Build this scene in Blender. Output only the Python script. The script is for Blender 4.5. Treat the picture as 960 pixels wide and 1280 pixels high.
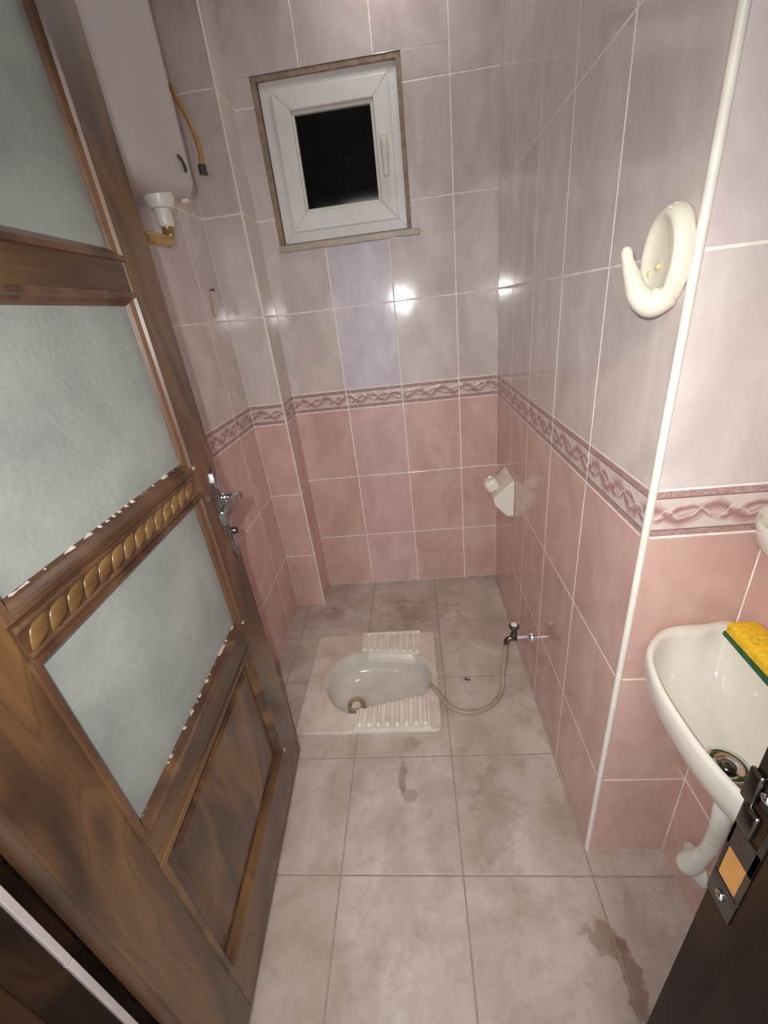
import bpy, bmesh, math, random
from mathutils import Vector, Matrix
random.seed(7)
for o in list(bpy.data.objects): bpy.data.objects.remove(o)
S = bpy.context.scene
COL = S.collection
# ---------------------------------------------------------------- camera, light, exposure
CAM = Vector((0.05216, 0.02295, 1.34868))
RT = Vector((0.99285642, 0.04975622, -0.10844563))
UP = Vector((0.07560834, 0.44074824, 0.89444081))
FW = Vector((-0.09230122, 0.89625069, -0.43383774))
cd = bpy.data.cameras.new('camera'); cam = bpy.data.objects.new('camera', cd); COL.objects.link(cam)
m = Matrix.Identity(4)
for i in range(3):
    m[i][0], m[i][1], m[i][2], m[i][3] = RT[i], UP[i], -FW[i], CAM[i]
cam.matrix_world = m
cd.sensor_fit = 'VERTICAL'; cd.sensor_height = 24; cd.lens = 24 * 523.11 / 1280; cd.clip_start = 0.01
S.camera = cam

w = bpy.data.worlds.new('world'); S.world = w; w.use_nodes = True
w.node_tree.nodes['Background'].inputs[0].default_value = (0.9, 0.93, 1.0, 1)
w.node_tree.nodes['Background'].inputs[1].default_value = 0.95

def light(name, kind, loc, energy, color, **k):
    d = bpy.data.lights.new(name, kind); d.energy = energy; d.color = color
    for a, b in k.items(): setattr(d, a, b)
    o = bpy.data.objects.new(name, d); COL.objects.link(o); o.location = loc; return o
# the phone's own torch, just beside the lens
fl = light('flash', 'SPOT', (0.01, 0.0, 1.402), 32, (1.0, 0.985, 0.965), spot_size=math.radians(134), spot_blend=1.0, shadow_soft_size=0.008)
fl.rotation_euler = Vector((-0.02, 0.86, -0.52)).to_track_quat('-Z', 'Y').to_euler()
# unseen soft light added in the hallway behind the photographer for fill
hl = light('hall_fill', 'AREA', (-0.22, -0.75, 2.25), 14.0, (1.0, 0.97, 0.94), shape='DISK', size=0.6)
rl = light('ceiling_fill', 'AREA', (0.05, 1.68, 2.44), 1.2, (1.0, 0.97, 0.95), shape='DISK', size=0.28)  # weak fill added under the bathroom ceiling, its source out of view
vs = S.view_settings
vs.view_transform = 'Standard'; vs.look = 'None'; vs.gamma = 1; vs.use_curve_mapping = False; vs.exposure = 0.32

# ---------------------------------------------------------------- measures
XR, YB, XC, YC, XL, YE, XS = 0.4164, 1.9305, -0.4943, 1.7617, -0.6381, 0.6536, 0.6081
TH, ZB, BH = 0.328, 0.9578, 0.0859
CEIL = 2.50
ZROWS = [0, ZB - 2*TH, ZB - TH, ZB, ZB + BH, ZB + BH + TH, ZB + BH + 2*TH, ZB + BH + 3*TH, ZB + BH + 4*TH, CEIL]
YF = 0.19          # room-side face of the front wall
YO = 0.03          # hall-side face

# ---------------------------------------------------------------- helpers
ORI = {}
def obj(name, bm, mat, parent=None, smooth=False, bevel=0, local=False, auto=None):
    me = bpy.data.meshes.new(name)
    bmesh.ops.recalc_face_normals(bm, faces=bm.faces[:])
    if parent is not None and not local:
        bmesh.ops.translate(bm, verts=bm.verts[:], vec=-ORI[parent.name])
    bm.to_mesh(me); bm.free()
    for mm in (mat if isinstance(mat, (list, tuple)) else [mat]): me.materials.append(mm)
    if smooth:
        for p in me.polygons: p.use_smooth = True
        if auto:
            try: me.set_sharp_from_angle(angle=math.radians(auto))
            except Exception: pass
    o = bpy.data.objects.new(name, me); COL.objects.link(o)
    if parent is not None:
        o.parent = parent; ORI[o.name] = ORI[parent.name]
    else: ORI[o.name] = Vector((0, 0, 0))
    if bevel:
        b = o.modifiers.new('bevel', 'BEVEL'); b.width = bevel; b.segments = 2; b.limit_method = 'ANGLE'
    return o
def thing(name, label, cat, loc=(0, 0, 0), rotz=0, group=None):
    o = bpy.data.objects.new(name, None); COL.objects.link(o); o.empty_display_size = 0.05
    o.location = loc; o.rotation_euler = (0, 0, rotz); ORI[o.name] = Vector(loc)
    o['label'] = label; o['category'] = cat
    if group: o['group'] = group
    return o
def tag(o, label, cat, group=None):
    o['label'] = label; o['category'] = cat
    if group: o['group'] = group
    return o
def struct(o): o['kind'] = 'structure'; return o
def box(bm, a, b, mi=0):
    (x0, y0, z0), (x1, y1, z1) = a, b
    v = [bm.verts.new((x, y, z)) for x in (x0, x1) for y in (y0, y1) for z in (z0, z1)]
    for f in ((0,1,3,2),(4,6,7,5),(0,4,5,1),(2,3,7,6),(0,2,6,4),(1,5,7,3)):
        fc = bm.faces.new([v[i] for i in f]); fc.material_index = mi
    return v
def loft(bm, loops, cap0=True, cap1=True, mi=0):
    vs_ = [[bm.verts.new(p) for p in l] for l in loops]
    n = len(loops[0])
    for a, b in zip(vs_, vs_[1:]):
        for i in range(n):
            f = bm.faces.new((a[i], a[(i+1) % n], b[(i+1) % n], b[i])); f.material_index = mi
    if cap0: bm.faces.new(vs_[0][::-1]).material_index = mi
    if cap1: bm.faces.new(vs_[-1]).material_index = mi
def frame_for(t):
    t = t.normalized(); a = Vector((0, 0, 1)) if abs(t.z) < 0.9 else Vector((1, 0, 0))
    u = t.cross(a).normalized(); return u, t.cross(u).normalized()
def catmull(pts, n=8, closed=False):
    P = [Vector(p) for p in pts]; out = []; N = len(P)
    rng = range(N if closed else N - 1)
    for i in rng:
        if closed: a, b, c, d = P[(i-1) % N], P[i], P[(i+1) % N], P[(i+2) % N]
        else: a, b, c, d = P[max(i-1, 0)], P[i], P[i+1], P[min(i+2, N-1)]
        for k in range(n):
            t = k / n
            out.append(0.5*((2*b) + (c-a)*t + (2*a-5*b+4*c-d)*t*t + (3*b-a-3*c+d)*t**3))
    if not closed: out.append(P[-1])
    return out
def tube(bm, pts, r, seg=16, rf=None):
    P = [Vector(p) for p in pts]; loops = []
    u = None
    for i, p in enumerate(P):
        t = (P[min(i+1, len(P)-1)] - P[max(i-1, 0)]).normalized()
        if u is None: u, v = frame_for(t)
        else:
            u = (u - t*u.dot(t)).normalized()
        v = t.cross(u)
        rr = rf(i) if rf else (r[i] if isinstance(r, (list, tuple)) else r)
        loops.append([p + (u*math.cos(2*math.pi*k/seg) + v*math.sin(2*math.pi*k/seg))*rr for k in range(seg)])
    loft(bm, loops)
def lathe(bm, prof, origin, axis=(0, 0, 1), seg=32):
    """prof: list of (radius, height) along axis"""
    ax = Vector(axis).normalized(); u, v = frame_for(ax); o = Vector(origin)
    loft(bm, [[o + ax*h + (u*math.cos(2*math.pi*k/seg) + v*math.sin(2*math.pi*k/seg))*max(r, 1e-4) for k in range(seg)] for r, h in prof])
def cyl(bm, a, b, r, seg=24):
    a, b = Vector(a), Vector(b); L = (b-a).length
    lathe(bm, [(r, 0), (r, L)], a, b-a, seg)
def rbox(bm, a, b, r, seg=3):
    t = bmesh.new(); box(t, a, b)
    bmesh.ops.bevel(t, geom=t.edges[:], offset=r, segments=seg, affect='EDGES', profile=0.5)
    me = bpy.data.meshes.new('tmp'); t.to_mesh(me); t.free(); bm.from_mesh(me); bpy.data.meshes.remove(me)

# ---------------------------------------------------------------- materials
class N:
    def __init__(s, name):
        s.m = bpy.data.materials.new(name); s.m.use_nodes = True; s.t = s.m.node_tree
        s.b = s.t.nodes['Principled BSDF']
    def n(s, kind, **k):
        x = s.t.nodes.new(kind)
        for a, b in k.items(): setattr(x, a, b)
        return x
    def link(s, a, b): s.t.links.new(a, b)
    def v(s, sock, val):
        if hasattr(val, 'is_output'): s.link(val, sock)
        else: sock.default_value = val
    def math(s, op, a, b=None, clamp=False):
        x = s.n('ShaderNodeMath', operation=op, use_clamp=clamp); s.v(x.inputs[0], a)
        if b is not None: s.v(x.inputs[1], b)
        return x.outputs[0]
    def coord(s, scale=(1, 1, 1)):
        c = s.n('ShaderNodeTexCoord'); mp = s.n('ShaderNodeMapping'); s.link(c.outputs['Object'], mp.inputs[0])
        mp.inputs['Scale'].default_value = scale; return mp.outputs[0]
    def noise(s, vec, scale, detail=4, rough=.55, dist=0):
        x = s.n('ShaderNodeTexNoise'); s.link(vec, x.inputs['Vector']); x.inputs['Scale'].default_value = scale
        x.inputs['Detail'].default_value = detail; x.inputs['Roughness'].default_value = rough; x.inputs['Distortion'].default_value = dist
        return x.outputs[0]
    def ramp(s, fac, stops):
        x = s.n('ShaderNodeValToRGB'); s.link(fac, x.inputs[0]); e = x.color_ramp.elements
        while len(e) < len(stops): e.new(0.5)
        for q, (p, c) in zip(e, stops):
            q.position = p; q.color = (*c, 1) if len(c) == 3 else c
        return x.outputs[0]
    def mix(s, fac, a, b, mode='MIX'):
        x = s.n('ShaderNodeMix', data_type='RGBA', blend_type=mode); s.v(x.inputs[0], fac)
        for i, q in ((6, a), (7, b)):
            if hasattr(q, 'is_output'): s.link(q, x.inputs[i])
            else: x.inputs[i].default_value = (*q, 1) if len(q) == 3 else q
        return x.outputs[2]
    def bump(s, h, strength=.3, dist=.002):
        x = s.n('ShaderNodeBump'); s.link(h, x.inputs['Height']); x.inputs['Strength'].default_value = strength
        x.inputs['Distance'].default_value = dist; s.link(x.outputs[0], s.b.inputs['Normal'])
    def set(s, color=None, rough=None, metal=None, **k):
        if color is not None: s.v(s.b.inputs['Base Color'], color if hasattr(color, 'is_output') else (*color, 1))
        if rough is not None: s.v(s.b.inputs['Roughness'], rough)
        if metal is not None: s.b.inputs['Metallic'].default_value = metal
        for a, b in k.items(): s.v(s.b.inputs[a.replace('_', ' ')], b)
        return s.m

def srgb(r, g, b):
    f = lambda c: (c/255/12.92) if c/255 <= .04045 else ((c/255+.055)/1.055)**2.4
    return (f(r), f(g), f(b))

def tile_mat(name, dark, mid, light_, veins=True, rough=.16):
    s = N(name); c = s.coord((1, 1, 0.55))
    n1 = s.noise(c, 9, 6, .62, .8); n2 = s.noise(c, 42, 4, .6)
    col = s.ramp(n1, [(.33, dark), (.5, mid), (.66, light_)])
    col = s.mix(s.math('MULTIPLY', n2, .22), col, light_)
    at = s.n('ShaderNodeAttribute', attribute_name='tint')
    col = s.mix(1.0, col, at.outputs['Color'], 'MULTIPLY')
    s.bump(s.noise(s.coord((1, 1, 1)), 14, 2), .05, .003)
    return s.set(col, s.math('ADD', s.math('MULTIPLY', n2, .08), rough - .085), Specular_IOR_Level=.5)
M = {}
M['upper'] = tile_mat('upper_tile', srgb(196, 182, 177), srgb(206, 193, 188), srgb(218, 206, 201))
M['lower'] = tile_mat('lower_tile', srgb(198, 160, 150), srgb(208, 171, 160), srgb(218, 184, 173))
def band_mat():
    s = N('border_tile'); c = s.coord(); sp = s.n('ShaderNodeSeparateXYZ'); s.link(c, sp.inputs[0])
    nz = s.noise(s.coord((1, 1, 1)), 38, 3)
    nz0 = s.math('MULTIPLY', s.math('SUBTRACT', nz, .5), .035)
    u = s.math('ADD', s.math('ADD', sp.outputs[0], sp.outputs[1]), nz0)
    v = s.math('DIVIDE', s.math('SUBTRACT', sp.outputs[2], ZB), BH)
    def wave(per, ph, amp, wid):
        wv = s.math('ADD', s.math('MULTIPLY', s.math('SINE', s.math('ADD', s.math('MULTIPLY', u, 2*math.pi/per), ph)), amp), .5)
        d = s.math('ABSOLUTE', s.math('SUBTRACT', v, wv))
        return s.math('SUBTRACT', 1.0, s.math('DIVIDE', d, wid), True)
    w1 = wave(.104, 0, .15, .20); w2 = wave(.104, 2.3, .13, .10); w3 = wave(.052, 1.0, .10, .05)
    rib = s.math('MAXIMUM', w1, w2); rib = s.math('SUBTRACT', rib, s.math('MULTIPLY', w3, .6), True)
    rib = s.math('MULTIPLY', rib, s.math('ADD', s.math('MULTIPLY', nz, 1.2), .4), True)
    edge = s.math('GREATER_THAN', s.math('ABSOLUTE', s.math('SUBTRACT', v, .5)), .34)
    line = s.math('LESS_THAN', s.math('ABSOLUTE', s.math('SUBTRACT', s.math('ABSOLUTE', s.math('SUBTRACT', v, .5)), .335)), .014)
    tex = s.noise(s.coord((1, 1, 1)), 150, 3)
    col = s.ramp(rib, [(.05, srgb(212, 196, 188)), (.45, srgb(200, 170, 165)), (.9, srgb(166, 128, 128))])
    col = s.mix(edge, col, s.ramp(tex, [(.3, srgb(158, 122, 120)), (.7, srgb(190, 160, 156))]))
    col = s.mix(line, col, srgb(140, 108, 107))
    h = s.math('ADD', s.math('ADD', rib, s.math('MULTIPLY', edge, .8)), s.math('MULTIPLY', tex, .5))
    s.bump(h, .55, .0035)
    return s.set(col, .16)
M['band'] = band_mat()
def simple(name, col, rough=.4, metal=0, var=.12, scale=30, bump=0, **k):
    s = N(name); c = s.coord(); n = s.noise(c, scale, 4)
    dk = tuple(x*(1-var) for x in col); lt = tuple(min(1, x*(1+var)) for x in col)
    cc = s.ramp(n, [(.35, dk), (.65, lt)])
    if bump: s.bump(n, bump, .002)
    return s.set(cc, rough, metal, **k)
M['grout'] = simple('cream_grout', srgb(245, 234, 226), .6)
M['ceil'] = simple('ceiling_paint', srgb(205, 200, 192), .8)
M['floor_grout'] = simple('floor_grout', srgb(160, 143, 130), .85)
def floor_mat():
    s = N('floor_tile'); c = s.coord()
    n1 = s.noise(c, 5, 7, .62, .7); n2 = s.noise(c, 60, 5, .7); n3 = s.noise(s.coord((1, .45, 1)), 2.6, 3, .5)
    col = s.ramp(n1, [(.3, srgb(182, 166, 154)), (.5, srgb(205, 191, 181)), (.72, srgb(224, 214, 207))])
    col = s.mix(s.math('MULTIPLY', n2, .5), col, srgb(150, 133, 122))
    n4 = s.noise(c, 14, 6, .75, .5); col = s.mix(s.math('MULTIPLY', s.ramp(n4, [(.48, (0, 0, 0)), (.62, (1, 1, 1))]), .28), col, srgb(146, 124, 108))
    wet = s.ramp(n3, [(.50, (0, 0, 0)), (.56, (1, 1, 1))])
    col = s.mix(s.math('MULTIPLY', wet, .25), col, srgb(150, 126, 108))
    # rusty stain by the sink corner and yellow drips before the pan
    sp = s.n('ShaderNodeSeparateXYZ'); s.link(c, sp.inputs[0]); nn = s.noise(c, 22, 4, .6)
    def blot(x, y, rx, ry, thr):
        dx = s.math('DIVIDE', s.math('SUBTRACT', sp.outputs[0], x), rx); dy = s.math('DIVIDE', s.math('SUBTRACT', sp.outputs[1], y), ry)
        d = s.math('SQRT', s.math('ADD', s.math('MULTIPLY', dx, dx), s.math('MULTIPLY', dy, dy)))
        d = s.math('ADD', d, s.math('MULTIPLY', s.math('SUBTRACT', nn, .5), 3.2))
        return s.math('MULTIPLY', s.math('SUBTRACT', 1.0, s.math('DIVIDE', s.math('SUBTRACT', d, .75), .35), True), thr)
    for bx in ((.395, .480, .045, .035, .50), (.425, .405, .022, .075, .62), (.19, .735, .06, .13, .22), (-.075, .86, .016, .05, .5), (-.06, .80, .02, .025, .4), (-.045, .965, .05, .025, .25), (-.42, 1.66, .05, .05, .3), (.02, 1.66, .16, .10, .3)):
        col = s.mix(blot(*bx), col, srgb(122, 88, 68))
    at = s.n('ShaderNodeAttribute', attribute_name='tint')
    col = s.mix(1.0, col, at.outputs['Color'], 'MULTIPLY')
    s.bump(n2, .12, .002)
    return s.set(col, s.math('ADD', s.math('MULTIPLY', n2, .25), .26))
M['floor'] = floor_mat()
def wood(name, vertical=True, base=((52, 35, 22), (88, 61, 39), (134, 98, 56)), coat=.35):
    s = N(name)
    sc = (6, 6, 1.6) if vertical else (1.6, 6, 6)
    c = s.coord(sc); n1 = s.noise(c, 1.1, 2, .45, .4)
    rings = s.math('SINE', s.math('MULTIPLY', n1, 26)); rings = s.math('ADD', s.math('MULTIPLY', rings, .5), .5)
    fine = s.noise(s.coord((160, 160, 6) if vertical else (6, 160, 160)), 1, 3, .6)
    big = s.noise(s.coord((3, 3, 1.2)), 1.5, 2)
    fac = s.math('ADD', s.math('ADD', s.math('MULTIPLY', rings, .26), s.math('MULTIPLY', fine, .24)), s.math('MULTIPLY', big, .52))
    col = s.ramp(fac, [(.28, srgb(*base[0])), (.52, srgb(*base[1])), (.80, srgb(*base[2]))])
    ln = s.math('POWER', s.math('SUBTRACT', 1.0, s.math('ABSOLUTE', s.math('SINE', s.math('MULTIPLY', n1, 30)))), 5)
    col = s.mix(s.math('MULTIPLY', ln, .45), col, srgb(*base[0]))
    s.bump(fine, .18, .001)
    return s.set(col, .34 if coat else .55, Specular_IOR_Level=.5 if coat else .2, Coat_Weight=coat, Coat_Roughness=.22)
M['wood_v'] = wood('brown_wood_upright'); M['wood_h'] = wood('brown_wood_rail', False)
M['wood_gold'] = wood('golden_carved_wood', False, ((76, 54, 30), (116, 86, 46), (150, 118, 66)))
M['wood_red'] = wood('reddish_bead_wood', True, ((58, 37, 24), (88, 60, 40), (116, 84, 56)))
M['wood_dark'] = wood('dark_jamb_wood', True, ((22, 13, 8), (44, 29, 18), (72, 48, 30)), coat=0)
M['raw_wood'] = simple('raw_wood', srgb(176, 124, 66), .7, scale=60)
def frosted():
    s = N('frosted_glass'); c = s.coord()
    n1 = s.noise(c, 6, 5, .6, .5); vo = s.n('ShaderNodeTexVoronoi', feature='DISTANCE_TO_EDGE'); s.link(c, vo.inputs['Vector']); vo.inputs['Scale'].default_value = 55
    fine = s.noise(c, 90, 3)
    col = s.ramp(n1, [(.3, srgb(172, 180, 175)), (.7, srgb(206, 211, 203))])
    s.bump(s.math('ADD', vo.outputs[0], s.math('MULTIPLY', fine, .5)), .22, .003)
    return s.set(col, .38, Transmission_Weight=.42, IOR=1.45)
M['frost'] = frosted()
M['putty'] = simple('white_putty', srgb(186, 176, 162), .8, var=.2, scale=80, bump=.4)
def cer(name, c, rough=.08, dirt=.0, dirtcol=(150, 130, 100)):
    s = N(name); v = s.coord(); n = s.noise(v, 12, 5, .65)
    col = s.mix(s.math('MULTIPLY', s.ramp(n, [(.42, (0, 0, 0)), (.7, (1, 1, 1))]), dirt), srgb(*c), srgb(*dirtcol))
    return s.set(col, rough, Coat_Weight=.4, Coat_Roughness=.04)
M['ceramic'] = cer('white_ceramic', (226, 220, 208), .09, .25, (205, 192, 170))
M['ceramic_hook'] = cer('ivory_ceramic', (224, 218, 200), .10)
M['pan'] = cer('pan_ceramic', (216, 202, 190), .22, .5, (168, 148, 132))
M['pad'] = cer('pad_ceramic', (232, 224, 212), .2, .35, (170, 152, 134))
M['bowl'] = cer('bowl_ceramic', (210, 204, 194), .07, .3, (170, 160, 145))
M['rust'] = simple('stained_ring', srgb(158, 134, 104), .5)
M['plastic'] = simple('white_plastic', srgb(225, 222, 212), .32, var=.05)
M['upvc'] = simple('window_upvc', srgb(232, 229, 224), .35, var=.05, scale=9)
M['tank'] = simple('tank_enamel', srgb(208, 202, 200), .45, var=.04, scale=4)
M['trim'] = simple('trim_plastic', srgb(226, 220, 208), .28, var=.05)
M['chrome'] = simple('chrome', (.75, .75, .77), .12, 1, var=.06)
M['dull'] = simple('dull_metal', (.13, .125, .11), .25, 1, var=.3)
M['brass'] = simple('aged_brass', srgb(186, 154, 96), .35, .6, var=.2)
M['cream_plug'] = simple('cream_plug', srgb(220, 200, 140), .3)
M['copper'] = simple('copper_tube', srgb(178, 138, 84), .45, .2, var=.15)
M['dark'] = simple('dark_rubber', srgb(58, 58, 56), .5)
M['hose'] = simple('beige_hose', srgb(182, 162, 142), .35, var=.08, Alpha=.7)
M['sponge'] = simple('yellow_sponge', srgb(240, 192, 40), .9, var=.16, scale=160, bump=.6)
M['scour'] = simple('green_scourer', srgb(38, 92, 58), .95, var=.3, scale=200, bump=.8)
M['seal'] = simple('brown_sealant', srgb(150, 128, 112), .7, var=.25, scale=50)
M['marble'] = simple('sill_stone', srgb(178, 164, 150), .3, var=.12, scale=14)
M['crumb'] = simple('dark_crumb', srgb(74, 60, 54), .9, var=.3, scale=200)
s = N('night_pane'); M['night'] = s.set(s.ramp(s.noise(s.coord(), 18, 5, .7, 1), [(.55, srgb(14, 15, 17)), (.8, srgb(40, 42, 46))]), .08, Coat_Weight=.3)
s = N('plaster'); M['plaster'] = s.set(s.ramp(s.noise(s.coord(), 6), [(.3, srgb(170, 160, 150)), (.7, srgb(188, 178, 168))]), .9)

# ---------------------------------------------------------------- tiled walls
def tiled(name, mp, ujs, vjs, nrm, matsel, holes=(), g=.0042, mats=None, tintf=None, thick=.008, proud=.0012, parent=None):
    """mp(u,v,d): world position, d = height over the grout bed.  matsel(v) gives the material slot"""
    bm = bmesh.new(); cl = bm.loops.layers.float_color.new('tint')
    def rects(a):
        out = [a]
        for h in holes:
            nxt = []
            for (u0, u1, v0, v1) in out:
                if h[1] <= u0 or h[0] >= u1 or h[3] <= v0 or h[2] >= v1: nxt.append((u0, u1, v0, v1)); continue
                if v0 < h[2]: nxt.append((u0, u1, v0, h[2]))
                if v1 > h[3]: nxt.append((u0, u1, h[3], v1))
                a0, a1 = max(v0, h[2]), min(v1, h[3])
                if u0 < h[0]: nxt.append((u0, h[0], a0, a1))
                if u1 > h[1]: nxt.append((h[1], u1, a0, a1))
            out = nxt
        return out
    def blk(u0, u1, v0, v1, d0, d1, mi, tint, bev=0):
        P = [[mp(*q, d0) for q in ((u0, v0), (u1, v0), (u1, v1), (u0, v1))]]
        if bev:
            P.append([mp(*q, d1-bev) for q in ((u0, v0), (u1, v0), (u1, v1), (u0, v1))])
            b2 = bev*.35
            P.append([mp(*q, d1-b2) for q in ((u0+b2, v0+b2), (u1-b2, v0+b2), (u1-b2, v1-b2), (u0+b2, v1-b2))])
            P.append([mp(*q, d1) for q in ((u0+bev*1.3, v0+bev*1.3), (u1-bev*1.3, v0+bev*1.3), (u1-bev*1.3, v1-bev*1.3), (u0+bev*1.3, v1-bev*1.3))])
        else: P.append([mp(*q, d1) for q in ((u0, v0), (u1, v0), (u1, v1), (u0, v1))])
        V = [[bm.verts.new(p) for p in l] for l in P]; fs = []
        for a, b in zip(V, V[1:]):
            for i in range(4): fs.append(bm.faces.new((a[i], a[(i+1) % 4], b[(i+1) % 4], b[i])))
        fs.append(bm.faces.new(V[0])); fs.append(bm.faces.new(V[-1]))
        for f in fs:
            f.material_index = mi
            for l in f.loops: l[cl] = (*tint, 1)
    U = (ujs[0], ujs[-1]); Vv = (vjs[0], vjs[-1])
    for r in rects((U[0], U[1], Vv[0], Vv[1])): blk(*r, -thick*3, 0, 0, (1, 1, 1))
    for ui, (u0, u1) in enumerate(zip(ujs, ujs[1:])):
        for vi, (v0, v1) in enumerate(zip(vjs, vjs[1:])):
            k = random.uniform(.955, 1.03); t = (k, k*random.uniform(.99, 1.01), k*random.uniform(.985, 1.01))
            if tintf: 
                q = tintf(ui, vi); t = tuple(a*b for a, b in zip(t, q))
            for r in rects((u0, u1, v0, v1)):
                a0 = r[0] + (g/2 if abs(r[0]-u0) < 1e-6 else 0); a1 = r[1] - (g/2 if abs(r[1]-u1) < 1e-6 else 0)
                b0 = r[2] + (g/2 if abs(r[2]-v0) < 1e-6 else 0); b1 = r[3] - (g/2 if abs(r[3]-v1) < 1e-6 else 0)
                if a1-a0 > .006 and b1-b0 > .006: blk(a0, a1, b0, b1, -.002, proud, matsel(vi), t, .0011)
    o = obj(name, bm, mats or [M['grout'], M['upper'], M['lower'], M['band']], parent)
    if parent is None: struct(o)
    return o
wallsel = lambda vi: 2 if vi < 3 else (3 if vi == 3 else 1)
PR = .0012
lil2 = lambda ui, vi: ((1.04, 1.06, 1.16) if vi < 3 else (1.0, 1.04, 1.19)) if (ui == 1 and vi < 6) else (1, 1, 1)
WIN = (-.425, .092, 1.598, 2.106)
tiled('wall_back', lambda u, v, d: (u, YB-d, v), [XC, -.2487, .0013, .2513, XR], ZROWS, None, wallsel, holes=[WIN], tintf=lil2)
tiled('wall_column_front', lambda u, v, d: (u, YC-d, v), [XL, XC-.002], ZROWS, None, wallsel)
tiled('wall_column_side', lambda u, v, d: (XC+d, u, v), [YC+.002, YB], ZROWS, None, wallsel)
tiled('wall_right', lambda u, v, d: (XR-d, u, v), [YE+.004, .9041, 1.1541, 1.4041, 1.6541, 1.9041, YB], ZROWS, None, wallsel)
tiled('wall_return', lambda u, v, d: (u, YE-d, v), [XR+.004, XS], ZROWS, None, wallsel)
tiled('wall_right_front', lambda u, v, d: (XS-d, u, v), [YF, .4036, YE], ZROWS, None, wallsel)
tiled('wall_left', lambda u, v, d: (XL+d, u, v), [YF, .336, .586, .836, 1.086, 1.336, 1.586, YC], ZROWS, None, wallsel)
# front wall with the door opening
JL, JR, HEAD = -.445, .300, 2.08
bm = bmesh.new()
box(bm, (XL-.03, YO, 0), (JL-.05, YF, CEIL)); box(bm, (JR+.05, YO, 0), (XS+.03, YF, CEIL)); box(bm, (JL-.05, YO, HEAD+.05), (JR+.05, YF, CEIL))
struct(obj('wall_front', bm, M['plaster']))
# floor with a cut-out for the pan
PAN = (-.462, .052, 1.020, 1.497)
fx, fy, fs = .0856, .9221, .3264
tiled('floor', lambda u, v, d: (u, v, d-PR), [-.95, fx-3*fs, fx-2*fs, fx-fs, fx, fx+fs, fx+2*fs, .95], [-1.3] + [fy-k*fs for k in range(6, -4, -1)] + [2.0], None, lambda vi: 1,
      holes=[PAN], g=.004, mats=[M['floor_grout'], M['floor']])
bm = bmesh.new(); box(bm, (-.95, -1.3, CEIL), (.95, 2.0, CEIL+.05)); struct(obj('ceiling', bm, M['ceil']))

cl_ = thing('fill_lamp', 'unseen round white fill lamp added on the bathroom ceiling above the squat toilet', 'lamp', (.05, 1.68, CEIL))  # invented fixture to go with the added ceiling fill light
bm = bmesh.new(); lathe(bm, [(.15, 0), (.155, -.02), (.145, -.024), (.145, -.012)], (.05, 1.68, CEIL-.001)); obj('fill_lamp_base', bm, simple('fill_lamp_metal', srgb(200, 198, 192), .4), cl_, smooth=True, auto=40)

# corner trims
bm = bmesh.new()
L = []
for z in (0.0, CEIL):
    L.append([(XR+.0065*math.cos(a)-.001+.004, YE+.0065*math.sin(a)-.001+.004, z) for a in [math.radians(k*22.5) for k in range(16)]])
loft(bm, L); struct(obj('trim_1', bm, M['trim'], smooth=True, auto=50))
bm = bmesh.new(); L = []
for z in (0.0, CEIL):
    L.append([(XC-.002+.0042*math.cos(a), YC+.002+.0042*math.sin(a), z) for a in [math.radians(k*22.5) for k in range(16)]])
loft(bm, L); struct(obj('trim_2', bm, M['trim'], smooth=True, auto=50))

# door frame (jambs with rebate, head)
bm = bmesh.new()
box(bm, (JR, YF-.005-.15, 0), (JR+.05, .244, HEAD+.05)); box(bm, (JR-.012, YF-.16, 0), (JR, YF+.003, HEAD))
box(bm, (JL-.05, YF-.155, 0), (JL, .225, HEAD+.05)); box(bm, (JL, YF-.16, 0), (JL+.012, YF-.01, HEAD))
box(bm, (JL, YF-.155, HEAD), (JR, .235, HEAD+.05))
fr = struct(obj('trim_3', bm, M['wood_dark'], bevel=.002))

bm = bmesh.new()
for a, b_ in ((0, .31), (.313, .64), (.643, .97), (.973, 1.06), (1.063, 1.4), (1.403, 1.8), (1.803, HEAD)): box(bm, (JL-.011, .2255, a), (JL+.004, .2345, b_))
struct(obj('trim_4', bm, M['upper'], bevel=.001))
bm = bmesh.new(); box(bm, (JL-.10, YF+.0005, 0), (JL-.012, .256, HEAD+.06)); struct(obj('trim_5', bm, M['wood_dark'], bevel=.003))
me = bpy.data.objects['trim_4'].data; at = me.color_attributes.new('tint', 'FLOAT_COLOR', 'CORNER')
for d_ in at.data: d_.color = (1, 1, 1, 1)

# ---------------------------------------------------------------- window
wx0, wx1, wz0, wz1 = -.404, .083, 1.615, 2.100
YW = YB + .016                       # face of the fixed frame, a little inside the wall
def ring(bm, x0, x1, z0, z1, wd, y0, y1, mi=0):
    o = [(x0, z0), (x1, z0), (x1, z1), (x0, z1)]; i = [(x0+wd, z0+wd), (x1-wd, z0+wd), (x1-wd, z1-wd), (x0+wd, z1-wd)]
    for k in range(4):
        a, b, c, d = o[k], o[(k+1) % 4], i[(k+1) % 4], i[k]
        v = [bm.verts.new((p[0], y, p[1])) for y in (y0, y1) for p in (a, b, c, d)]
        for f in ((0,1,2,3), (7,6,5,4), (0,4,5,1), (1,5,6,2), (2,6,7,3), (3,7,4,0)): bm.faces.new([v[j] for j in f])
bm = bmesh.new(); ring(bm, wx0, wx1, wz0, wz1, .052, YW, YW+.06)
wf = struct(obj('window_1', bm, M['upvc'], bevel=.003))
bm = bmesh.new(); ring(bm, -.362, .046, 1.650, 2.062, .058, YW-.012, YW+.04)
sash = obj('sash', bm, M['upvc'], wf, bevel=.004)
bm = bmesh.new(); ring(bm, -.304, -.012, 1.708, 2.004, .011, YW-.004, YW+.02)
obj('glazing_bead', bm, M['plastic'], sash, bevel=.003)
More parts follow.
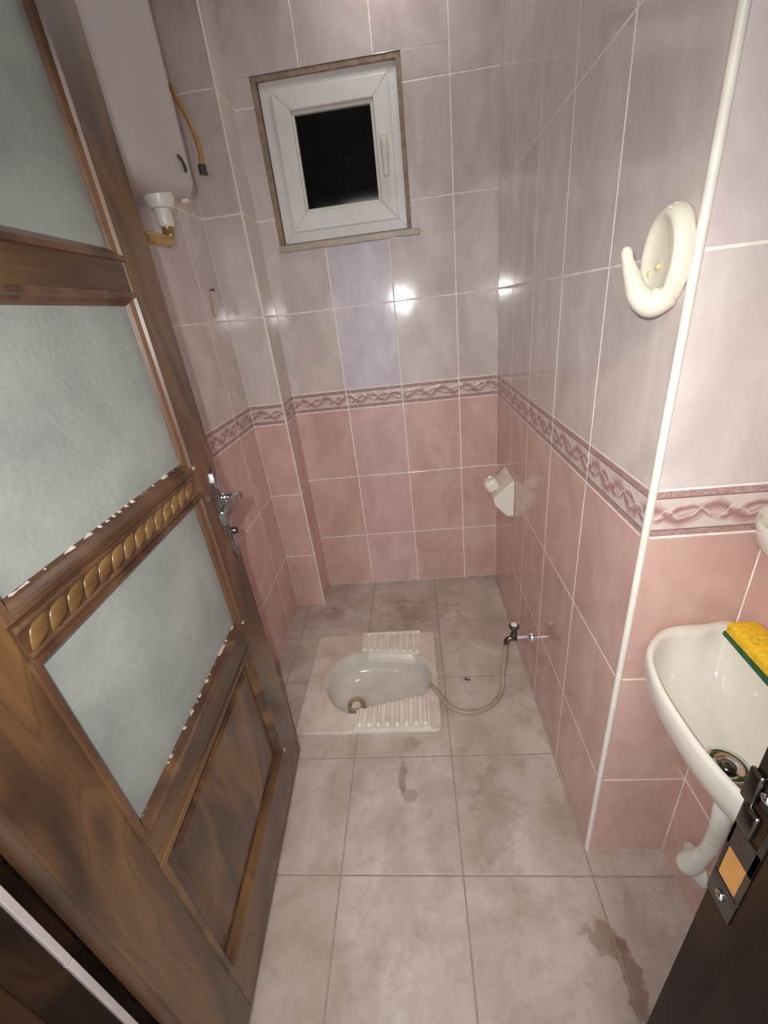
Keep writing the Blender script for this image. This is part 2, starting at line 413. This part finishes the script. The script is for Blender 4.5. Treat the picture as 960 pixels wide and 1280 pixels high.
bm = bmesh.new(); box(bm, (-.300, YW+.008, 1.712), (-.016, YW+.014, 2.000)); obj('pane', bm, M['night'], sash)
bm = bmesh.new(); rbox(bm, (.000, YW-.022, 1.835), (.030, YW-.012, 1.905), .004); rbox(bm, (.004, YW-.048, 1.775), (.024, YW-.034, 1.882), .005)
cyl(bm, (.014, YW-.036, 1.868), (.014, YW-.016, 1.868), .009); obj('window_handle', bm, M['plastic'], sash, smooth=True, auto=40)
bm = bmesh.new(); box(bm, (-.428, YB-.014, 1.588), (.122, YB+.03, 1.610)); obj('window_sill', bm, M['marble'], wf, bevel=.003)
bm = bmesh.new(); ring(bm, -.428, .096, 1.595, 2.112, .021, YB+.002, YB+.05); obj('window_reveal', bm, M['seal'], wf)

# ---------------------------------------------------------------- door leaf
hinge = Vector((-.3965, .250, 0)); e1 = Vector((-.432, .948, 0)) - hinge
ang = math.atan2(e1.y, e1.x); LW = e1.length
door = struct(bpy.data.objects.new('door_1', None)); COL.objects.link(door); door.location = hinge; door.rotation_euler = (0, 0, ang); ORI[door.name] = hinge
del door['kind']; door['kind'] = 'structure'
T = .042; Z0, Z1 = .012, 2.055
SX = LW - .115   # inner edge of the lock stile
HX = .103        # inner edge of the hinge stile
def dpart(name, mat, f, parent=door, **k):
    bm = bmesh.new(); f(bm); return obj(name, bm, mat, parent, local=True, **k)
lock_stile = dpart('lock_stile', M['wood_v'], lambda b: box(b, (SX, 0, Z0), (LW, T, Z1)), bevel=.003)
dpart('hinge_stile', M['wood_v'], lambda b: box(b, (0, 0, Z0), (HX, T, Z1)), bevel=.003)
RAILS = [(Z0, .175), (.600, .672), (1.030, 1.092), (1.418, 1.474), (1.93, Z1)]
for a, b_ in RAILS:
    dpart('rail', M['wood_h'], lambda b: box(b, (HX, .0005, a), (SX, T-.0005, b_)), bevel=.002)
def bead(b, x0, x1, z0, z1, w_=.022, yo=-.005, yi=.013, step=True):
    prof = [(0, .004), (.002, yo), (w_*.45, yo), (w_*.55, yo*.3+.002), (w_*.8, yi*.5), (w_, yi)] if step else [(0, .004), (0, yo), (w_, yi)]
    loops = []
    for off, y in prof:
        loops.append([(x0+off, y, z0+off), (x1-off, y, z0+off), (x1-off, y, z1-off), (x0+off, y, z1-off)])
    V = [[b.verts.new(p) for p in l] for l in loops]
    for A, B in zip(V, V[1:]):
        for i in range(4): b.faces.new((A[i], A[(i+1) % 4], B[(i+1) % 4], B[i]))
for (a, b_) in ((.672, 1.030), (1.092, 1.418), (1.474, 1.93)):
    g = dpart('glass_pane', M['frost'], lambda b: box(b, (HX-.004, .013, a-.004), (SX+.004, .018, b_+.004)))
    dpart('glazing_bead', M['wood_red'], lambda b: bead(b, HX-.006, SX+.006, a-.006, b_+.006), parent=door)
# fielded bottom panel with its moulding
dpart('bottom_panel', M['wood_v'], lambda b: box(b, (HX-.003, .017, .172), (SX+.003, .028, .603)))
dpart('panel_moulding', M['wood_h'], lambda b: bead(b, HX-.004, SX+.004, .171, .604, .028, -.003, .0165), parent=door)
def raised(b):
    x0, x1, z0, z1 = HX+.045, SX-.045, .22, .555
    loft(b, [[(x0-o_, y, z0-o_), (x1+o_, y, z0-o_), (x1+o_, y, z1+o_), (x0-o_, y, z1+o_)] for o_, y in ((0, .0175), (0, .0165), (-.012, .0095))])
dpart('raised_field', M['wood_v'], raised)
# carved strip on the middle rail: a row of slanted leaf shaped lobes
def carve(b):
    n = 14; x = HX+.012; dx = (SX-HX-.03)/n
    for i in range(n):
        cx = x + dx*(i+.5); loops = []
        for k, (t, rr) in enumerate(((-1, .15), (-.9, .7), (-.5, .97), (0, 1), (.5, .97), (.9, .7), (1, .15))):
            zc = 1.0575 + t*.0172; xc_ = cx + t*.005 + .005*t*t*t
            loops.append([(xc_ + math.cos(a)*dx*.50*rr, .001 - max(0, math.sin(a))*.0038*rr, zc + math.cos(a)*.002) for a in [math.radians(q*30) for q in range(12)]])
        loft(b, loops)
dpart('carved_moulding', M['wood_gold'], carve, smooth=True)
def carve_bead(b):
    for z in (1.0385, 1.0760):
        L = [[(x, .001 - .0055*math.sin(a), z + .0045*math.cos(a)) for a in [math.radians(q*36) for q in range(0, 6)]] + [(x, .003, z)] for x in (HX+.002, SX-.002)]
        loft(b, L)
dpart('rope_bead', M['wood_red'], carve_bead, smooth=True, auto=60)
def putty(z):
    def f(b):
        rnd = random.Random(int(z*100)); x = HX+.016; xs = []
        while x < SX-.018: xs.append(x); x += rnd.uniform(.003, .011)
        lo = [(q, .006, z+.014-.0015) for q in xs]; hi = [(q, .011, z+.0165+rnd.choice((.0015, .003, .005, .008))*rnd.uniform(.6, 1)) for q in xs]
        loops = [[l, (l[0], .0128, l[2]), (h[0], .0128, h[2]), h] for l, h in zip(lo, hi)]
        loft(b, loops)
    return f
for z in (1.092-.006, .672-.006): dpart('putty_bead', M['putty'], putty(z))
dpart('putty_bead', M['putty'], lambda b: box(b, (SX-.006, -.0046, 1.087), (SX+.010, .004, 1.0925)), bevel=.001)
for zc in (1.0925, .677, .178): dpart('putty_fleck', M['putty'], lambda b: rbox(b, (SX-.005, -.0055, zc-.004), (SX+.006, .003, zc+.003), .001, 1))
# lock furniture
def plate(b):
    x0, x1 = LW-.043, LW-.010
    prof = [(x0+.004, .835), (x0, .85), (x0, 1.03), (x0+.006, 1.05), ((x0+x1)/2, 1.066), (x1-.006, 1.05), (x1, 1.03), (x1, .85), (x1-.004, .835), ((x0+x1)/2, .818)]
    cx_, cz_ = (x0+x1)/2, .94
    loft(b, [[(cx_+(x-cx_)*k, y, cz_+(z-cz_)*k) for x, z in prof] for k, y in ((1, .0005), (1, -.005), (.84, -.009))])
M['nickel'] = simple('worn_nickel', (.42, .41, .42), .2, 1, var=.25, scale=60, bump=.3)
pl_ = dpart('lock_plate', M['nickel'], plate, bevel=.0006)
def lever(b):
    xc_ = LW-.027; z = .985
    lathe(b, [(.0135, 0), (.0135, .004), (.010, .007), (.0085, .012), (.0085, .030), (.011, .034), (.0115, .046), (.007, .050)], (xc_, -.005, z), (0, -1, 0), 24)
    pts = catmull([(xc_+.006, -.045, z), (xc_-.02, -.049, z+.001), (xc_-.055, -.049, z+.004), (xc_-.088, -.046, z-.002), (xc_-.104, -.042, z-.010)], 6)
    loops = []
    for i, p in enumerate(pts):
        t = i/(len(pts)-1); hz = .0135 + .004*math.sin(t*math.pi) + .003*t; hy = .0075
        loops.append([(p.x, p.y + math.cos(a)*hy, p.z + math.sin(a)*hz) for a in [math.radians(q*30) for q in range(12)]])
    loft(b, loops)
dpart('lever', M['nickel'], lever, parent=door, smooth=True, auto=50)
def keyhole(b):
    lathe(b, [(.009, 0), (.009, .010), (.007, .013)], (LW-.027, -.005, .895), (0, -1, 0), 20)
    box(b, (LW-.0285, -.0195, .886), (LW-.0255, -.017, .904))
dpart('lock_cylinder', M['dull'], keyhole, parent=door, smooth=True, auto=40)
for z in (1.045, .838): dpart('screw', M['chrome'], lambda b: lathe(b, [(.0042, 0), (.0036, .0022), (.001, .003)], (LW-.0265, -.0055, z), (0, -1, 0), 12), parent=door, smooth=True)
dpart('latch_plate', M['chrome'], lambda b: (box(b, (LW-.0005, .010, .83), (LW+.0022, .032, 1.05)), box(b, (LW+.0015, .014, .965), (LW+.010, .028, .985))), bevel=.001)
for z in (.30, 1.10, 1.85):
    dpart('hinge', M['dull'], lambda b: (lathe(b, [(.002, -.048), (.0062, -.044), (.0062, .044), (.002, .048)], (-.004, T+.001, z), (0, 0, 1), 16), box(b, (-.003, .012, z-.035), (-.0005, T, z+.035))), smooth=True, auto=40)

# strike plate on the right jamb
sp = thing('strike_plate', 'tarnished chrome strike plate with bare wood showing in its slot on the right doorpost', 'strike plate', (JR, .225, .80))
bm = bmesh.new()
xx0, xx1 = JR-.0022, JR-.0002; y0, y1 = .213, .2435
for (a, b_) in ((.815, .850), (.893, .925), (.965, 1.040)): box(bm, (xx0, y0, a), (xx1, y1, b_))
box(bm, (xx0, y0, .850), (xx1, y0+.006, .965)); box(bm, (xx0, y1-.004, .850), (xx1, y1, .965))
obj('plate', bm, M['dull'], sp, bevel=.0008)
bm = bmesh.new(); box(bm, (JR-.0012, y0+.006, .850), (JR-.0001, y1-.004, .893)); obj('mortise', bm, M['raw_wood'], sp)
bm = bmesh.new(); rbox(bm, (JR-.008, y0+.010, .932), (JR-.0012, y1-.004, .960), .003); rbox(bm, (JR-.006, y1-.010, .958), (JR-.0012, y1+.003, .995), .0025)
obj('keeper_lip', bm, M['dull'], sp, smooth=True, auto=50)
for z in (.832, .980, 1.02):
    bm = bmesh.new(); lathe(bm, [(.005, 0), (.0042, .0022), (.0012, .003)], (xx0, .2285, z), (-1, 0, 0), 14); obj('screw', bm, M['chrome'], sp, smooth=True)

# ---------------------------------------------------------------- squat toilet pan
pan = thing('squat_toilet', 'cream ceramic squat toilet pan set into the floor below the window', 'toilet', (-.21, 1.26, 0))
BO = [(-.387,1.202),(-.386,1.27),(-.363,1.326),(-.323,1.366),(-.259,1.387),(-.127,1.384),(-.036,1.364),(.014,1.330),(.036,1.275),(.036,1.226),(.020,1.180),(-.027,1.151),(-.119,1.127),(-.198,1.111),(-.252,1.090),(-.305,1.098),(-.355,1.140)]
bo = catmull([(x, y, 0) for x, y in BO], 8, True)
bc = Vector((-.19, 1.24, 0))
NA = 144
def resample(poly, cen, n):
    out = []
    for k in range(n):
        a = 2*math.pi*k/n; d = Vector((math.cos(a), math.sin(a), 0)); best = None
        for i in range(len(poly)):
            p, q = poly[i]-cen, poly[(i+1) % len(poly)]-cen; e = q-p
            den = d.x*e.y - d.y*e.x
            if abs(den) < 1e-12: continue
            t = (p.x*e.y - p.y*e.x)/den; s_ = (p.x*d.y - p.y*d.x)/den
            if t > 0 and -1e-6 <= s_ <= 1+1e-6 and (best is None or t > best): best = t
        out.append(cen + d*(best or .1))
    return out
bo = resample(bo, bc, NA)
px0, px1, py0, py1 = -.472, .062, 1.010, 1.507
rc = catmull([(x, y, 0) for x, y in ((px0, py0), (px1, py0), (px1, py1), (px0, py1))], 1, True)
def rrect(x0, x1, y0, y1, r, z):
    out = []
    for cx_, cy_, a0 in ((x1-r, y1-r, 0), (x0+r, y1-r, 90), (x0+r, y0+r, 180), (x1-r, y0+r, 270)):
        for k in range(7): a = math.radians(a0 + k*15); out.append(Vector((cx_+r*math.cos(a), cy_+r*math.sin(a), z)))
    return out
ro = resample(rrect(px0, px1, py0, py1, .015, 0), bc, NA)
def lift(l, z): return [Vector((p.x, p.y, z)) for p in l]
def shrink(l, k, z, cen=bc, d=0): return [Vector((cen.x+(p.x-cen.x)*k, cen.y+(p.y-cen.y)*k, z)) for p in l]
bm = bmesh.new()
loft(bm, [lift(ro, -.002), lift(ro, .005), shrink(ro, .985, .009), shrink(bo, 1.10, .007), shrink(bo, 1.05, .010), shrink(bo, 1.0, .008)], False, False)
obj('rim_plate', bm, M['pan'], pan, smooth=True, auto=35)
dr = Vector((-.258, 1.138, 0))
bm = bmesh.new()
loft(bm, [shrink(bo, 1.0, .008), shrink(bo, .975, -.002), shrink(bo, .955, -.03), shrink(bo, .92, -.06), shrink(bo, .84, -.078, bc+Vector((-.005, -.005, 0))), shrink(bo, .6, -.088, bc+Vector((-.02, -.02, 0))), shrink(bo, .3, -.094, bc+Vector((-.035, -.04, 0)))], False, True)
obj('bowl', bm, M['bowl'], pan, smooth=True)
bm = bmesh.new(); seg = 40
loops = []
for r, z in ((.020, -.070), (.023, -.008), (.026, .002), (.031, .004), (.034, -.004), (.034, -.07)):
    loops.append([(dr.x-.002+r*math.cos(2*math.pi*k/seg), dr.y+.000+r*math.sin(2*math.pi*k/seg)*.92, z) for k in range(seg)])
loft(bm, loops, False, False); obj('drain_ring', bm, M['rust'], pan, smooth=True)
bm = bmesh.new(); lathe(bm, [(.019, 0), (.019, .002)], (dr.x-.002, dr.y, -.012), seg=24); obj('drain_water', bm, M['bowl'], pan)
def pad(x0, x1, ya, yb, yout, n, name='foot_pad'):
    """ribbed pad whose inner edge runs from (x0, ya) to (x1, yb) along the bowl"""
    bm = bmesh.new(); s_ = 1 if yout > ya else -1; z = .010; rb = (x1-x0)/n
    loft(bm, [[(x0, ya, q), (x1, yb, q), (x1, yout, q), (x0, yout, q)] for q in (.002, z+.006)])
    for i in range(n):
        cx_ = x0 + rb*(i+.5); hw = rb*.30; yin = ya+(yb-ya)*(i+.5)/n
        loops = []
        for y, k in ((yin - s_*.004, .3), (yin + s_*.004, 1), (yout - s_*.020, 1), (yout - s_*.010, .3)):
            loops.append([(cx_+hw*math.cos(a)*(.7+.3*k), y, z+.004+.013*k*max(0, math.sin(a))) for a in [math.radians(q*22.5) for q in range(0, 9)]] + [(cx_, y, z+.002)])
        loft(bm, loops)
    box(bm, (x0-.003, min(yout+s_*.002, yout-s_*.007), .003), (x1+.003, max(yout+s_*.002, yout-s_*.007), z+.011))
    return obj(name, bm, M['pad'], pan, bevel=.0015)
pad(-.262, -.004, 1.400, 1.374, 1.504, 9)
pad(-.250, .022, 1.096, 1.156, 1.013, 8)
bm = bmesh.new()   # bright glazed step of the bowl wall under the rear pad
loft(bm, [[(x_, y0_, .011), (x_, y0_-.012, .010), (x_, y0_-.024, -.006), (x_, y0_-.026, -.030), (x_, y0_, -.030)] for x_, y0_ in ((-.235, 1.398), (-.16, 1.392), (-.08, 1.384), (-.012, 1.376))]); obj('splash_lip', bm, M['ceramic'], pan, bevel=.003, smooth=True, auto=50)

# ---------------------------------------------------------------- low wall tap and its hose
tap = thing('wall_tap', 'small chrome wall tap low on the right wall beside the squat toilet', 'tap', (XR, 1.23, .2))
bm = bmesh.new(); lathe(bm, [(.020, 0), (.019, .005), (.010, .009), (.009, .020), (.0085, .058)], (XR-.001, 1.23, .207), (-1, 0, 0), 20); obj('wall_shank', bm, M['chrome'], tap, smooth=True, auto=50)
bm = bmesh.new(); tube(bm, catmull([(XR-.055, 1.23, .207), (XR-.075, 1.23, .208), (XR-.09, 1.23, .2), (XR-.094, 1.23, .182)], 6), .0095); lathe(bm, [(.012, 0), (.012, .022), (.008, .026), (.007, .034)], (XR-.066, 1.23, .207), (0, 0, 1), 20); obj('valve_body', bm, M['dull'], tap, smooth=True, auto=50)
bm = bmesh.new(); lathe(bm, [(.006, 0), (.010, .003), (.017, .016), (.0185, .026), (.015, .030), (.012, .031)], (XR-.066, 1.23, .240), (0, 0, 1), 24); obj('tap_knob', bm, M['dark'], tap, smooth=True, auto=50)
bm = bmesh.new(); lathe(bm, [(.0125, 0), (.012, .003), (.006, .005)], (XR-.066, 1.23, .271), (0, 0, 1), 24); obj('knob_cap', bm, M['ceramic_hook'], tap, smooth=True)
bm = bmesh.new()
hp = catmull([(XR-.094, 1.23, .186), (XR-.098, 1.225, .12), (.308, 1.205, .05), (.300, 1.17, .012), (.262, 1.115, .0095), (.215, 1.085, .009), (.160, 1.075, .010), (.110, 1.09, .013), (.080, 1.118, .020), (.060, 1.150, .022), (.045, 1.175, .024), (.034, 1.195, .020)], 10)
tube(bm, hp, .0085, 12); tag(obj('rinse_hose', bm, M['hose'], smooth=True), 'translucent beige hose looping over the floor from the low tap to the pan', 'hose')

# ---------------------------------------------------------------- paper holder bracket on the right wall
ph = thing('paper_holder', 'broken white ceramic paper holder on pink tiles near the back right corner', 'paper holder', (XR, 1.64, .6))
bm = bmesh.new()
def phl(y, k=1): return [(XR-.0015, y, .700), (XR-.0015, y, .545), (XR-.03*k, y, .548), (XR-.078*k, y, .600), (XR-.084*k, y, .628), (XR-.060*k, y, .652), (XR-.02*k, y, .690)]
loft(bm, [phl(1.548), phl(1.553), phl(1.66), phl(1.715, .8), phl(1.728, .5)]); obj('wall_bracket', bm, M['ceramic'], ph, bevel=.004, smooth=True, auto=50)
bm = bmesh.new(); rbox(bm, (XR-.108, 1.585, .640), (XR-.052, 1.650, .694), .016, 4)
bmesh.ops.rotate(bm, verts=bm.verts[:], cent=(XR-.08, 1.62, .667), matrix=Matrix.Rotation(math.radians(-28), 3, 'Y')); obj('roller_socket', bm, M['ceramic_hook'], ph, smooth=True, auto=60)

# ---------------------------------------------------------------- robe hook
hk = thing('robe_hook', 'large ivory ceramic robe hook on the right wall beside the white corner trim', 'hook', (XR, .71, 1.36))
HY, HZ = .700, 1.368
bm = bmesh.new(); seg = 48; loops = []
for k, d in ((.97, .001), (1, .006), (1, .014), (.95, .021), (.86, .025), (.78, .0245), (.70, .021), (.55, .0175), (.3, .016), (.02, .0155)):
    loops.append([(XR-d-.0005, HY+.047*k*math.cos(2*math.pi*q/seg), HZ+.064*k*math.sin(2*math.pi*q/seg)) for q in range(seg)])
loft(bm, loops); obj('back_plate', bm, M['ceramic_hook'], hk, smooth=True)
bm = bmesh.new()
pts = catmull([(XR-.012, HY-.022, 1.330), (XR-.019, HY-.019, 1.321), (XR-.031, HY-.013, 1.316), (XR-.043, HY-.003, 1.328), (XR-.048, HY+.008, 1.347), (XR-.052, HY+.019, 1.368), (XR-.0535, HY+.024, 1.380), (XR-.0545, HY+.028, 1.3895)], 8)
n_ = len(pts)
def hook_r(i):
    t = i/(n_-1)
    return (.0185 if t < .25 else .0185-.0110*min(1, (t-.25)/.5)) *min(1, .45+t*5.5) if t < .86 else (.0075*math.sqrt(max(.03, 1-((t-.86)/.14)**2)))
tube(bm, pts, 0, 24, rf=hook_r)
obj('hook_arm', bm, M['ceramic_hook'], hk, smooth=True)
for yy, zz in ((HY+.026, 1.352), (HY+.006, 1.360)):
    bm = bmesh.new(); lathe(bm, [(.0045, 0), (.004, .003), (.001, .004)], (XR-.0168, yy, zz), (-1, 0, 0), 14); obj('screw', bm, M['cream_plug'], hk, smooth=True)

# ---------------------------------------------------------------- wash basin
bs = thing('wash_basin', 'small white ceramic wash basin on the right wall inside the doorway', 'basin', (.5, .455, .7))
BP = [(.606,.27),(.606,.38),(.606,.53),(.606,.648),(.545,.650),(.484,.646),(.440,.618),(.412,.578),(.397,.520),(.3935,.455),(.397,.395),(.412,.335),(.44,.292),(.484,.264),(.545,.26)]
bcn = Vector((.500, .455, 0))
bp = resample(catmull([(x, y, 0) for x, y in BP], 8, True), bcn, 96)
def bl(kx, ky, z, cx_=.500): 
    return [Vector((min(cx_+(p.x-bcn.x)*kx, .6055), .455+(p.y-.455)*ky, z)) for p in bp]
bm = bmesh.new()
loft(bm, [bl(.25, .2, .635, .52), bl(.55, .5, .640, .52), bl(.78, .76, .665, .515), bl(.93, .92, .705, .505), bl(.985, .985, .735), bl(1, 1, .752), bl(1, 1, .764), bl(.985, .985, .771), bl(.94, .96, .774),
          bl(.86, .90, .772, .494), bl(.82, .87, .766, .491), bl(.78, .84, .745, .488), bl(.70, .77, .705, .487), bl(.55, .6, .675, .486), bl(.33, .3, .662, .486), bl(.14, .09, .658, .486)])
obj('bowl', bm, M['ceramic'], bs, smooth=True)
bm = bmesh.new(); lathe(bm, [(.001, .003), (.012, .003), (.017, .0045), (.024, .0065), (.032, .0055), (.035, .002), (.034, -.002)][::-1], (.486, .452, .660), (0, 0, 1), 36); obj('drain', bm, M['chrome'], bs, smooth=True, auto=50)
bm = bmesh.new(); lathe(bm, [(.006, 0), (.011, .002), (.011, .004), (.003, .005)], (.486, .452, .6635), (0, 0, 1), 20); obj('drain_grid', bm, M['dull'], bs, smooth=True)
bm = bmesh.new(); lathe(bm, [(.024, 0), (.024, -.03), (.018, -.034), (.018, -.06)], (.505, .455, .640), (0, 0, 1), 24); obj('drain_nut', bm, M['plastic'], bs, smooth=True, auto=40)
# corrugated waste hose
wh = thing('waste_hose', 'white ribbed waste hose curling below the wash basin to the wall', 'hose', (.57, .54, .2))
wp = catmull([(.507, .455, .576), (.515, .460, .53), (.535, .475, .46), (.562, .500, .37), (.574, .515, .29), (.575, .530, .225), (.578, .545, .175), (.592, .556, .152)], 26)
bm = bmesh.new(); tube(bm, wp, 0, 20, rf=lambda i: (.013 if i < 110 else .013+min(1, (i-110)/30)*.008) + .0015*math.sin(i*math.pi/2.5)); obj('ribbed_pipe', bm, M['plastic'], wh, smooth=True)
bm = bmesh.new(); lathe(bm, [(.020, 0), (.026, .001), (.028, -.001), (.034, -.003), (.036, -.006), (.041, -.008), (.043, -.013), (.040, -.0155)], (XS-.0170, .556, .148), (-1, 0, 0), 28); obj('wall_flange', bm, M['plastic'], wh, smooth=True)

# sponge on the basin rim
sg = thing('sponge', 'yellow dish sponge with a green scouring side on the basin rim', 'sponge', (.583, .560, .776), 0)
a_ = math.radians(6)
def rotp(bm, cen, ax, an): bmesh.ops.rotate(bm, verts=bm.verts[:], cent=cen, matrix=Matrix.Rotation(an, 3, ax))
bm = bmesh.new(); rbox(bm, (.553, .500, .784), (.601, .612, .808), .006); rotp(bm, (.58, .56, .78), 'Z', -.06)
for v in bm.verts: v.co.z += .0022*math.sin(v.co.y*90) + .0015*math.sin(v.co.x*170)
obj('foam', bm, M['sponge'], sg, smooth=True, auto=60)
bm = bmesh.new(); rbox(bm, (.552, .499, .7755), (.602, .613, .7845), .002); rotp(bm, (.58, .56, .78), 'Z', -.06); obj('scouring_pad', bm, M['scour'], sg)

# soap dish on the side wall
sd = thing('soap_dish', 'white ceramic soap dish on the patterned border above the wash basin', 'soap dish', (XS, .55, .95))
bm = bmesh.new(); n2 = 28
def half(rx, ry, z, x0=XS-.0015): 
    return [(x0-max(0, rx*math.sin(math.pi*k/(n2-1))), .555+ry*math.cos(math.pi*k/(n2-1)), z) for k in range(n2)]
loft(bm, [half(.014, .03, .935), half(.042, .062, .945), half(.066, .083, .970), half(.074, .090, 1.005), half(.072, .088, 1.010), half(.063, .080, 1.004), half(.048, .065, .978)]); obj('bowl', bm, M['ceramic'], sd, smooth=True, auto=60)
bm = bmesh.new(); rbox(bm, (XS-.012, .475, .96), (XS-.0015, .635, 1.05), .005); obj('back_plate', bm, M['ceramic'], sd, smooth=True, auto=40)

# ---------------------------------------------------------------- water heater on the left wall
ht = thing('water_heater', 'white enamelled water heater high on the left wall behind the open door', 'water heater', (XL, 1.2, 1.7))
bm = bmesh.new()
sec = []
prof = [(-.6355, 0), (-.6355, 1)]
def hl_(y, k=0):
    x0, x1, z0, z1 = XL+.004, -.500, 1.672, 2.36
    P = [(x0, z0+k), (x1-.050, z0+k)]
    for q in range(1, 9): a = math.radians(-90+q*90/8); P.append((x1-.050+(.050-k)*math.cos(a), z0+.045+(.045-k)*math.sin(a)))
    P += [(x1-k, z1-.04)]
    for q in range(1, 7): a = math.radians(q*90/6); P.append((x1-.04+(.04-k)*math.cos(a), z1-.04+(.04-k)*math.sin(a)))
    P += [(x0, z1-k)]
    return [(p[0], y, p[1]) for p in P]
loft(bm, [hl_(.96, .02), hl_(.964, .010), hl_(.975, .002), hl_(.99), hl_(1.405), hl_(1.414, .003), hl_(1.420, .010), hl_(1.422, .020)])
obj('casing', bm, M['tank'], ht, smooth=True, auto=40)
cx_, cy_ = -.566, 1.325
bm = bmesh.new(); lathe(bm, [(.034, .004), (.038, 0), (.037, -.030), (.030, -.048), (.021, -.050)], (cx_, cy_, 1.694), (0, 0, 1), 28); obj('outlet_nut', bm, M['plastic'], ht, smooth=True, auto=40)
bm = bmesh.new(); lathe(bm, [(.021, 0), (.021, -.03), (.017, -.040)], (cx_, cy_, 1.645), (0, 0, 1), 24); obj('outlet_collar', bm, M['plastic'], ht, smooth=True, auto=40)
bm = bmesh.new(); tube(bm, catmull([(cx_, cy_, 1.608), (cx_, cy_, 1.595), (cx_, cy_-.006, 1.581), (cx_, cy_-.022, 1.572), (cx_, cy_-.06, 1.570), (cx_-.01, cy_-.12, 1.570)], 6), .0145); obj('elbow_pipe', bm, M['brass'], ht, smooth=True)
bm = bmesh.new(); rbox(bm, (-.53, 1.375, 1.664), (-.512, 1.395, 1.673), .002); obj('screw_cap', bm, M['ceramic'], ht)
bm = bmesh.new(); tube(bm, catmull([(-.4985, 1.350, 1.755), (-.4955, 1.362, 1.748), (-.4955, 1.372, 1.735), (-.4985, 1.378, 1.728)], 5), .0035, 10); obj('wire_clip', bm, M['dull'], ht, smooth=True)

# brown feed tube
ft = thing('feed_tube', 'thin copper-coloured feed tube curving down the left wall corner by the water heater', 'tube', (-.6, 1.72, 1.85))
bm = bmesh.new(); tp = catmull([(-.626, 1.735, 2.04), (-.608, 1.722, 1.995), (-.589, 1.718, 1.95), (-.578, 1.720, 1.90), (-.577, 1.724, 1.865), (-.583, 1.728, 1.835)], 8); tube(bm, tp, .0075, 14); obj('bent_tube', bm, M['copper'], ft, smooth=True)
bm = bmesh.new(); cyl(bm, (-.583, 1.728, 1.838), (-.586, 1.730, 1.812), .0125, 18); cyl(bm, (-.586, 1.730, 1.822), (-.586, 1.7595, 1.822), .007, 14); obj('end_fitting', bm, M['dark'], ft, smooth=True, auto=40)
# short cord hanging from a nail
cn = thing('wall_nail', 'small nail with a short cream cord hanging on the left wall below the heater', 'nail', (XL, 1.68, 1.46))
bm = bmesh.new(); lathe(bm, [(.003, 0), (.003, .012), (.006, .013), (.006, .016)], (XL+.0005, 1.665, 1.475), (1, 0, 0), 12); obj('nail', bm, M['dull'], cn, smooth=True, auto=40)
bm = bmesh.new(); tube(bm, catmull([(XL+.008, 1.665, 1.472), (XL+.006, 1.663, 1.45), (XL+.0065, 1.655, 1.42), (XL+.006, 1.648, 1.39)], 5), [.002+.0035*min(1, i/15) for i in range(16)], 10); obj('cord', bm, simple('cream_cord', srgb(206, 186, 158), .7), cn, smooth=True)

# ---------------------------------------------------------------- crumbs on the floor
def crumb(x, y, r, label, seed):
    rnd = random.Random(seed); bm = bmesh.new()
    for q in range(3):
        c = Vector((x+rnd.uniform(-r, r), y+rnd.uniform(-r, r)*.5, .0022))
        t = bmesh.new(); bmesh.ops.create_icosphere(t, subdivisions=1, radius=r*rnd.uniform(.4, .65))
        for v in t.verts: v.co = Vector((v.co.x*1.4, v.co.y, v.co.z*.35))*rnd.uniform(.8, 1.2) + c
        me = bpy.data.meshes.new('t'); t.to_mesh(me); t.free(); bm.from_mesh(me); bpy.data.meshes.remove(me)
    tag(obj('debris_crumb', bm, M['crumb']), label, 'debris')
crumb(.178, 1.232, .009, 'dark crumb of dirt on the floor inside the hose loop', 1)
crumb(-.438, 1.718, .007, 'dark crumb of dirt on the floor at the foot of the tiled column', 2)
